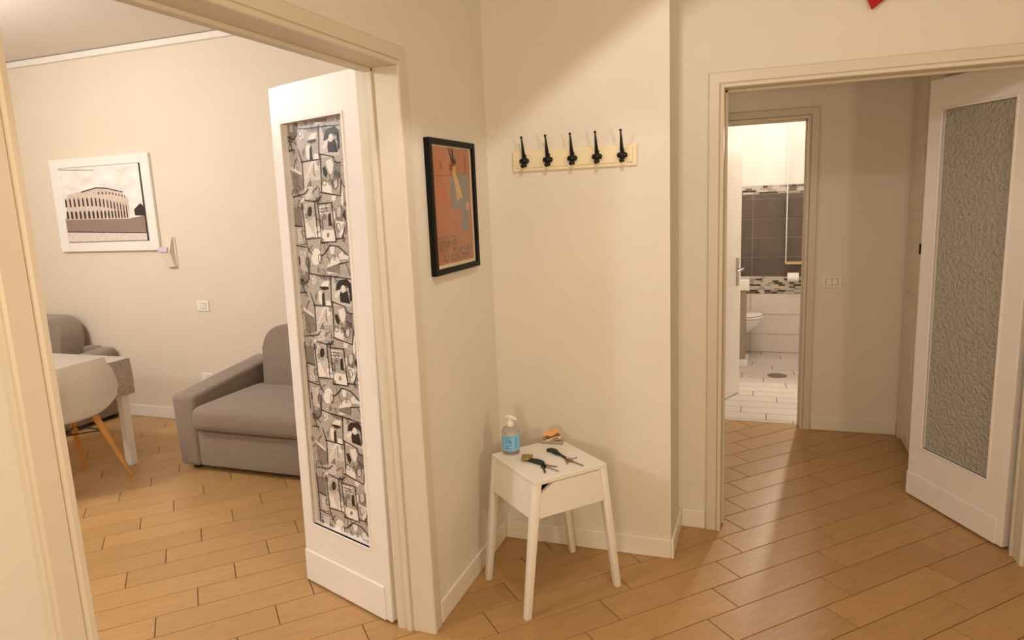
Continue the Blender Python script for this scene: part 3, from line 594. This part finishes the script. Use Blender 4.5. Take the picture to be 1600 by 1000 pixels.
bm = bmesh.new(); prism(bm, dp, lambda u, z, d: (u, d, z), -TD/2+.0008, -TD/2+.018)
dw = obj('drawer', bm, 'white', ns)
bm = bmesh.new()
bx(bm, (-w1, -TD/2+.02, ZB+.004), (w1, TD/2-.03, ZB+.012)); bx(bm, (-w1, -TD/2+.03, ZB+.012), (w1, -TD/2+.034, H-.03)); obj('drawer_shade_tray', bm, 'dark', dw)  # near-black tray and sheet paint the shade seen through the drawer notch

# things on the nightstand
bt = thing('pump_bottle', 'clear pump bottle with blue label on the white nightstand', 'bottle', (-.974, 2.586, H))
prof = [(.030, 0), (.036, .004), (.0375, .012), (.0375, .088), (.036, .098), (.030, .108), (.020, .115), (.0135, .118), (.0135, .122)]
obj('bottle_body', lathe(bmesh.new(), prof, 32), 'gel', bt, smooth=40)
prof2 = [(max(r-.0018, .003), z+.0015 if z < .05 else min(z, .095)) for r, z in prof[:5]]
def patch(bm, r, a0, a1, z0, z1, n, mi=0):
    ring = [(r*cos(a0+(a1-a0)*i/n), r*sin(a0+(a1-a0)*i/n)) for i in range(n+1)]
    for p, q in zip(ring, ring[1:]):
        f = bm.faces.new([bm.verts.new((p[0], p[1], z0)), bm.verts.new((q[0], q[1], z0)), bm.verts.new((q[0], q[1], z1)), bm.verts.new((p[0], p[1], z1))]); f.material_index = mi
fa = math.atan2(-2.586, .974)                       # towards the viewer
bm = bmesh.new(); patch(bm, .0379, fa-1.75, fa+1.75, .021, .083, 24, 0)
for (a, z0, z1, wa) in ((-.62, .050, .072, .10), (-.3, .052, .070, .16), (-.05, .048, .066, .10), (-.7, .027, .032, .5), (-.7, .036, .039, .35), (-.15, .027, .030, .3), (-.5, .042, .045, .6), (-.62, .075, .078, .7), (.52, .026, .078, .05), (.66, .03, .07, .03)):
    patch(bm, .0382, fa+a, fa+a+wa, z0, z1, 4, 1)
lb = obj('label', bm, ['label', 'label_ink'], bt, smooth=True); lb['label'] = 'blue label with darker blue print'
bm = lathe(bmesh.new(), [(.0145, .116), (.0155, .118), (.0155, .136), (.013, .139), (.006, .140), (.006, .151)], 20)
obj('cap', bm, 'pump', bt, smooth=40)
bm = bmesh.new(); tube(bm, [(-.022, .004, .152), (-.014, .002, .156), (.0, 0, .157), (.018, -.004, .153), (.032, -.007, .147)], [.005, .0085, .009, .007, .004], 12, (1, .8)); obj('pump_head', bm, 'pump', bt, smooth=50)
bm = bmesh.new(); tube(bm, [(0, 0, .006), (0, 0, .116)], .0022, 6); obj('dip_tube', bm, 'pump', bt)

ch = thing('card_holder', 'clear tray holding a pack of amber landscape cards on the nightstand', 'card holder', (-.838, 2.742, H), .12)
bm = bmesh.new(); bx(bm, (-.045, -.024, 0), (.045, .024, .004), .001); bx(bm, (-.045, -.026, 0), (.045, -.0235, .016), .0008); bx(bm, (-.045, .0225, 0), (.045, .025, .022), .0008)
bx(bm, (-.047, -.026, 0), (-.045, .025, .018), .0005); bx(bm, (.045, -.026, 0), (.047, .025, .018), .0005)
obj('tray', bm, 'acrylic', ch)
bm = bmesh.new()
bx(bm, (-.043, -.004, 0), (.043, .004, .056), .0006, 1)
fr = lambda P, mi, d: setattr(bm.faces.new([bm.verts.new((a, -.0042-d, b)) for a, b in P]), 'material_index', mi)
fr([(-.042, .022), (.042, .022), (.042, .055), (-.042, .055)], 1, 0)
fr([(-.042, .012), (.042, .012), (.042, .026), (.03, .034), (.018, .030), (-.005, .022), (-.025, .030), (-.042, .032)], 2, .0002)
fr([(-.042, .001), (.042, .001), (.042, .013), (.01, .016), (-.02, .01), (-.042, .006)], 0, .0004)
fr([(-.02, .003), (.03, .003), (.03, .010), (.0, .009)], 2, .0006)
c = obj('card_pack', bm, ['paper', 'amber', 'umber'], ch, norm=False)
xa = Vector((.939, .343, .20)).normalized(); za = Vector((-.343*.5-.939*.30, .939*.5-.343*.30, .80)); za = (za-xa*za.dot(xa)).normalized()
mm = Matrix((xa*.78, za.cross(xa), za*.82)).transposed().to_4x4(); mm.translation = (.006, -.008, .012); c.matrix_basis = Matrix.Rotation(-.12, 4, 'Z') @ mm
def key_set(name, label, pts, tag_first, keys, ringc, cord=None):
    t = thing(name, label, 'keys', (pts[0][0], pts[0][1], H), 0, 'key sets on the nightstand'); o0 = Vector((pts[0][0], pts[0][1], 0))
    P = [Vector((x, y, .006))-o0 for x, y, r in pts]
    bm = tube(bmesh.new(), P, [r for x, y, r in pts], 12, (1, 1))
    for v in bm.verts: v.co.z = .0005+max(0, v.co.z*.55+.003)
    obj('fob', bm, 'leather', t, smooth=60)
    if tag_first:
        bm = bmesh.new(); a, b = tag_first
        d = (Vector(b)-Vector(a)).normalized(); nv = Vector((-d.y, d.x)); a = Vector(a)-o0.xy; b = Vector(b)-o0.xy
        ring = [a-d*.006-nv*.022, a-d*.008+nv*.018, a+d*.012+nv*.026, b+d*.006+nv*.020, b+d*.004-nv*.016, a+d*.02-nv*.027]
        prism(bm, [tuple(p) for p in ring], lambda x, y, z: (x, y, z), .008, .018)
        bmesh.ops.bevel(bm, geom=list(bm.edges), offset=.003, segments=2, profile=.5, affect='EDGES')
        g = obj('tag', bm, 'olive', t, smooth=50); g['label'] = 'olive yellow tag'
    bm = bmesh.new(); rc = Vector(ringc)-o0.xy
    tube(bm, [(rc.x+.009*cos(q), rc.y+.009*sin(q), .004+.002*sin(q)) for q in [2*pi*k/16 for k in range(17)]], .0014, 6); obj('ring', bm, 'steel', t, smooth=True)
    for (x0, y0), (x1, y1), mt, hw in keys:
        a = Vector((x0, y0))-o0.xy; b = Vector((x1, y1))-o0.xy; d = (b-a).normalized(); nv = Vector((-d.y, d.x)); L = (b-a).length
        ol = [a+nv*hw*.6, a+d*L*.12+nv*hw, a+d*L*.3+nv*hw, a+d*L*.38+nv*.0035, b+nv*.0035, b-nv*.001]
        k = 6
        for i in range(k): ol.append(a+d*L*(1-.1*i-.05)-nv*(.0038 if i % 2 else .0022))
        ol += [a+d*L*.36-nv*.0035, a+d*L*.3-nv*hw, a+d*L*.12-nv*hw, a-nv*hw*.6]
        bm = bmesh.new(); prism(bm, [tuple(p) for p in ol], lambda x, y, z: (x, y, z), .002, .0045); obj('key', bm, mt, t)
    if cord:
        bm = tube(bmesh.new(), [(x-o0.x, y-o0.y, .006) for x, y in cord], .005, 8); obj('cord', bm, 'plum', t, smooth=50)
key_set('key_set', 'door keys with a dark green fob and olive tag, nearest the table front', [(-.885, 2.512, .010), (-.862, 2.508, .013), (-.835, 2.500, .017), (-.812, 2.490, .016), (-.802, 2.482, .009)],
        ((-.897, 2.517), (-.866, 2.522)), [((-.797, 2.478), (-.742, 2.473), 'brass', .008), ((-.798, 2.474), (-.722, 2.428), 'steel', .008), ((-.800, 2.474), (-.770, 2.403), 'leather', .010)], (-.800, 2.479))
key_set('key_set', 'door keys with a long dark green fob, beside the card tray', [(-.832, 2.630, .010), (-.815, 2.636, .015), (-.798, 2.626, .016), (-.780, 2.606, .012), (-.762, 2.592, .007), (-.745, 2.578, .006)],
        None, [((-.722, 2.556), (-.645, 2.508), 'brass', .010), ((-.722, 2.560), (-.688, 2.586), 'steel', .007), ((-.726, 2.556), (-.711, 2.512), 'brass', .006)], (-.727, 2.560), [(-.752, 2.584), (-.742, 2.575), (-.731, 2.566)])

# hall light switch, living room switch and socket
def plate(name, label, cat, loc, w_, h_, n):
    t = thing(name, label, cat, loc)
    obj('cover_plate', box((-w_/2, -.009, -h_/2), (w_/2, 0, h_/2), .003, 2), 'white', t)
    obj('rocker_gap_shade', box((-w_*.315, -.0096, -h_*.31), (w_*.315, -.004, h_*.31)), 'taupe', t)  # taupe inset paints the shade in the gap around the rockers
    for i in range(n):
        a = -w_*.3 + i*w_*.6/n; obj('rocker', box((a+.001, -.013, -h_*.28), (a+w_*.6/n-.001, -.006, h_*.28), .0015, 1), 'white', t)
    return t
plate('light_switch', 'ivory double light switch on the dim wall beside the bathroom door', 'switch', (.43, YH, .993), .115, .075, 2)
plate('light_switch', 'white light switch on the beige living room wall above the sofa', 'switch', (-3.933, YV, .910), .11, .078, 3)
plate('wall_socket', 'white wall socket just above the grey sofa arm', 'socket', (-3.97, YV, .352), .11, .075, 3)

# ------------------------------------------------------------ living room
def soft(bm, sub=2):
    return bm
def rounded(lo, hi, r, seg=4, puff=0):
    bm = bmesh.new(); bx(bm, lo, hi, r, seg)
    if puff:
        c = (Vector(lo)+Vector(hi))/2; hs = (Vector(hi)-Vector(lo))/2
        bmesh.ops.subdivide_edges(bm, edges=[e for e in bm.edges if e.calc_length() > .2], cuts=6, use_grid_fill=True)
        for v in bm.verts:
            f = max(0, 1-((v.co.x-c.x)/hs.x)**2)
            g = max(0, 1-((v.co.y-c.y)/hs.y)**2)
            if abs(v.co.z-hi[2]) < 1e-4: v.co.z += puff*f*g
    return bm
def make_sofa():
    t = thing('sofa', 'taupe grey fabric sofa standing behind the patterned door leaf', 'sofa', (-2.60, 3.18, 0))
    W = .858
    for sx in (-1, 1):
        bm = bmesh.new(); xo, xi = sx*W, sx*(W-.178)
        pr = [(0, .03), (.82, .03), (.82, .575), (0, .485)]
        prism(bm, pr, lambda y, z, x: (x + (sx*-.016*(1-z/.5) if x == xo else 0), y, z), xo, xi)
        bmesh.ops.bevel(bm, geom=list(bm.edges), offset=.028, segments=4, profile=.5, affect='EDGES')
        obj('armrest', bm, 'sofa', t, smooth=60)
    obj('base', rounded((-W+.17, .012, .035), (W-.17, .8, .262), .012, 3), 'sofa', t, smooth=60)
    obj('seat_cushion', rounded((-W+.158, -.035, .268), (W-.158, .62, .425), .06, 5, .02), 'sofa', t, smooth=60)
    bm = bmesh.new(); a = W-.268
    pr = [(-a, .40), (a, .40), (a+.0, .66)]
    arc = [(a-.16+.16*cos(q), .68+.15*sin(q)) for q in [pi/2*k/8 for k in range(9)]]
    pr = [(-a, .40), (a, .40)] + arc + [(-x, z) for x, z in arc[::-1]]
    prism(bm, pr, lambda x, z, y: (x, y + (z-.4)*.12, z), .53, .74)
    bmesh.ops.bevel(bm, geom=[e for e in bm.edges], offset=.04, segments=4, profile=.5, affect='EDGES', clamp_overlap=True)
    obj('back_cushion', bm, 'sofa', t, smooth=60)
    obj('back_frame', rounded((-W+.17, .74, .03), (W-.17, .835, .58), .02, 3), 'sofa', t, smooth=60)
    for sx in (-1, 1):
        for y in (.07, .76):
            f = obj('foot', box((sx*(W-.09)-.02, y-.02, 0), (sx*(W-.09)+.02, y+.02, .032), .003), 'dark', t)
    return t
sofa = make_sofa()
s2 = copy_tree(sofa); s2.location = (-5.695, 3.18, 0); s2['label'] = 'second taupe grey sofa at far left behind the dining table'

# dining table, cloth, chair
tb = thing('dining_table', 'white dining table under a speckled cloth at the left', 'table', (-4.2, 2.55, 0))
obj('tabletop', box((-.40, -.7, .672), (.385, .67, .700), .003), 'white', tb)
for sx in (-1, 1):
    for sy in (-1, 1):
        obj('leg', box((sx*.355-.025+(-.0 if sx < 0 else .0), sy*.62-.025, 0), (sx*.355+.025, sy*.62+.025, .672), .004), 'white', tb)
obj('apron', boxes([((-.34, -.61, .62), (.34, -.59, .672)), ((-.34, .59, .62), (.34, .61, .672)), ((-.36, -.6, .62), (-.34, .6, .672)), ((.34, -.6, .62), (.36, .6, .672))]), 'white', tb)
bm = bmesh.new(); nx, ny = 34, 46; g = {}
for s_ in (0, 1):
    for i in range(nx+1):
        for j in range(ny+1):
            a = -.36+.985*i/nx; bb = -.55+1.225*j/ny             # unfolded cloth, hanging over one edge
            over = max(0, a-.392)
            x = min(.392, a); z = .7045 - over
            rip = (.004+.006*sin(bb*19+1))*min(over/.1, 1)
            g[s_, i, j] = bm.verts.new((x + rip + (0 if s_ else .003)*(over > 0), bb, z + (0 if s_ else .003)*(over == 0)))
for i in range(nx):
    for j in range(ny):
        for s_ in (0, 1): bm.faces.new((g[s_, i, j], g[s_, i+1, j], g[s_, i+1, j+1], g[s_, i, j+1]))
for i in range(nx):
    for j in (0, ny): bm.faces.new((g[0, i, j], g[0, i+1, j], g[1, i+1, j], g[1, i, j]))
for j in range(ny):
    for i in (0, nx): bm.faces.new((g[0, i, j], g[0, i, j+1], g[1, i, j+1], g[1, i, j]))
tc = obj('tablecloth', bm, 'cloth', None, smooth=60); tc.location = (-4.2, 2.55, 0)
tag(tc, 'speckled grey cloth hanging over the edge of the white dining table', 'tablecloth')

cr = thing('dining_chair', 'white shell chair with splayed honey wood legs at the dining table', 'chair', (-3.885, 2.80, 0), pi)
def shell_pt(u, v):
    prof = [(.21, .435, .19, .0), (.19, .445, .205, .01), (.08, .425, .225, .015), (-.05, .415, .235, .035), (-.15, .43, .242, .09), (-.205, .50, .248, .09), (-.225, .60, .245, .05), (-.238, .70, .235, .02), (-.245, .785, .216, -.012)]
    t = v*(len(prof)-1); i = min(int(t), len(prof)-2); f = t-i
    p = [prof[i][k]*(1-f)+prof[i+1][k]*f for k in range(4)]
    au = abs(u); wrap = au**3
    x = p[0] + wrap*(.14*max(0, (v-.5))*2 if v > .5 else 0)
    return (x, u*p[2], p[1] + wrap*p[3]*.9 - (wrap*.02 if v > .85 else 0))
bm = bmesh.new(); nu, nv = 18, 26
g = {(i, j): bm.verts.new(shell_pt(-1+2*i/nu, j/nv)) for i in range(nu+1) for j in range(nv+1)}
for i in range(nu):
    for j in range(nv): bm.faces.new((g[i, j], g[i+1, j], g[i+1, j+1], g[i, j+1]))
bmesh.ops.solidify(bm, geom=list(bm.faces), thickness=.007)
obj('shell', bm, 'tan', cr, smooth=50)
for sx in (-1, 1):
    for sy in (-1, 1):
        obj('leg', tube(bmesh.new(), [(sx*.10+.0, sy*.11, .425), (sx*.20, sy*.225, 0)], [.021, .012], 14), 'oak', cr, smooth=50)
bm = bmesh.new(); tube(bm, [(-.13, -.14, .32), (.13, .14, .32)], .004, 6); tube(bm, [(-.13, .14, .32), (.13, -.14, .32)], .004, 6)
tube(bm, [(-.13, -.14, .32), (.13, -.14, .32)], .004, 6); tube(bm, [(-.13, .14, .32), (.13, .14, .32)], .004, 6)
obj('brace', bm, 'iron', cr)

# framed picture
pc = thing('framed_picture', 'sepia photo of an arched ancient arena in a wide white frame', 'picture', (-4.775, YV, 1.334))
def pq(lo, hi): return (lo[0]+4.775, lo[1]-1.334), (hi[0]+4.775, hi[1]-1.334)
bm = bmesh.new()
for lo, hi in (((-5.285, 1.334), (-5.2, 2.053)), ((-4.352, 1.334), (-4.265, 2.053)), ((-5.2, 1.334), (-4.352, 1.404)), ((-5.2, 1.985), (-4.352, 2.053))):
    a, b = pq(lo, hi); bx(bm, (a[0], -.026, a[1]), (b[0], -.001, b[1]), .003, 1)
obj('frame', bm, 'white', pc)
bm = bmesh.new(); a, b = pq((-5.21, 1.395), (-4.345, 1.99)); bx(bm, (a[0], -.016, a[1]), (b[0], -.008, b[1]), 0, 1, 0)
def lf(P, mi, d):
    f = bm.faces.new([bm.verts.new((x+4.775, -.0164-d, z-1.334)) for x, z in P]); f.material_index = mi
    f.normal_update()
    if f.normal.y > 0: f.normal_flip()
lf([(-5.2, 1.60), (-4.545, 1.578), (-4.353, 1.60), (-4.353, 1.466), (-5.2, 1.497)], 1, .0001)
lf([(-5.2, 1.488), (-4.353, 1.462), (-4.353, 1.411), (-5.2, 1.411)], 4, .0002)
lf([(-5.2, 1.497), (-4.353, 1.471), (-4.353, 1.463), (-5.2, 1.488)], 3, .0004)
lf([(-5.2, 1.413), (-4.353, 1.414), (-4.353, 1.406), (-5.2, 1.404)], 1, .0004)
lf([(-4.376, 1.985), (-4.353, 1.985), (-4.353, 1.408), (-4.379, 1.408)], 3, .0005)
lf([(-5.2, 1.977), (-4.83, 1.957), (-4.83, 1.953), (-5.2, 1.972)], 3, .0004)
lf([(-4.474, 1.645), (-4.403, 1.69), (-4.365, 1.657), (-4.365, 1.595), (-4.47, 1.60)], 3, .0003)
arena = [(-5.15, 1.78), (-4.99, 1.80), (-4.908, 1.805), (-4.832, 1.826), (-4.727, 1.818), (-4.63, 1.80), (-4.563, 1.783), (-4.553, 1.745), (-4.518, 1.735), (-4.52, 1.643), (-4.543, 1.577), (-5.19, 1.588)]
lf(arena, 2, .0002)
lf([(-4.99, 1.80), (-4.832, 1.826), (-4.727, 1.818), (-4.563, 1.783), (-4.563, 1.775), (-4.727, 1.810), (-4.832, 1.817), (-4.99, 1.79)], 3, .0004)
def arch(x, z, w_, h_, mi=3, d=.0005):
    lf([(x-w_, z), (x+w_, z), (x+w_, z+h_*.7), (x+w_*.6, z+h_*.93), (x, z+h_), (x-w_*.6, z+h_*.93), (x-w_, z+h_*.7)], mi, d)
x = -5.17; i = 0
while x < -4.545:
    f = 1-.5*max(0, (x+4.95)/.42); stp = .042*f+.004
    top = 1.745-.06*max(0, (x+4.9)/.36)**1.5
    arch(x, 1.592-.012*(x+5.1), .012*f, .062); arch(x, top-.07+.01, .0095*f, .068-.012*(1-f))
    if x > -4.85: arch(x, 1.79-.10*max(0, (x+4.8)/.3)**2*.5-.02, .0075*f, .022)
    x += stp
obj('photo_print', bm, ['photo_white', 'photo_mid', 'photo_stone', 'photo_dark', 'photo_sand'], pc, norm=False)

# folded plate wall lamp by the picture
wl = thing('wall_lamp', 'small white folded plate wall lamp with lilac band beside the framed picture', 'wall lamp', (-4.18, YV, 1.208))
obj('back_plate', box((-.055, -.008, 0), (.055, 0, .225), .002), 'living_wall', wl)
bm = hexa(bmesh.new(), [(-.03, -.03, .0), (.05, -.03, .0), (.05, -.001, .0), (-.03, -.001, .0)], [(-.06, -.05, .115), (.035, -.05, .115), (.035, -.001, .115), (-.06, -.001, .115)])
obj('lower_plate', bm, 'living_wall', wl)
bm = hexa(bmesh.new(), [(.02, -.052, .115), (.035, -.052, .115), (.035, -.001, .115), (.02, -.001, .115)], [(.030, -.02, .222), (.042, -.02, .222), (.042, -.001, .222), (.030, -.001, .222)])
obj('upper_fin', bm, 'living_wall', wl)
obj('band', box((-.068, -.06, .113), (.022, -.004, .148), .003), 'lilac', wl)

# red ornament whose lower tip shows over the doorway
ro = bmesh.new()
tip = Vector((.39, 3.195, 2.272))
pts = [(0, 0), (.085, .062), (.105, .125), (.075, .165), (.03, .15), (-.012, .175), (-.05, .135), (-.035, .08)]
N = len(pts)
cen = ro.verts.new(tip+Vector((.022, -.03, .095))); cb_ = ro.verts.new(tip+Vector((.022, .016, .095)))
inner = [ro.verts.new(tip+Vector((.022+(a-.022)*.72, -.022, .095+(b-.095)*.72))) for a, b in pts]
outer = [ro.verts.new(tip+Vector((a, 0, b))) for a, b in pts]
for i in range(N):
    j = (i+1) % N
    ro.faces.new((cen, inner[i], inner[j])); ro.faces.new((inner[i], outer[i], outer[j], inner[j])); ro.faces.new((cb_, outer[j], outer[i]))
r_ = obj('wall_ornament', ro, 'rednament', None, smooth=35)
tag(r_, 'glossy red pointed ornament hanging above the hall doorway', 'ornament')
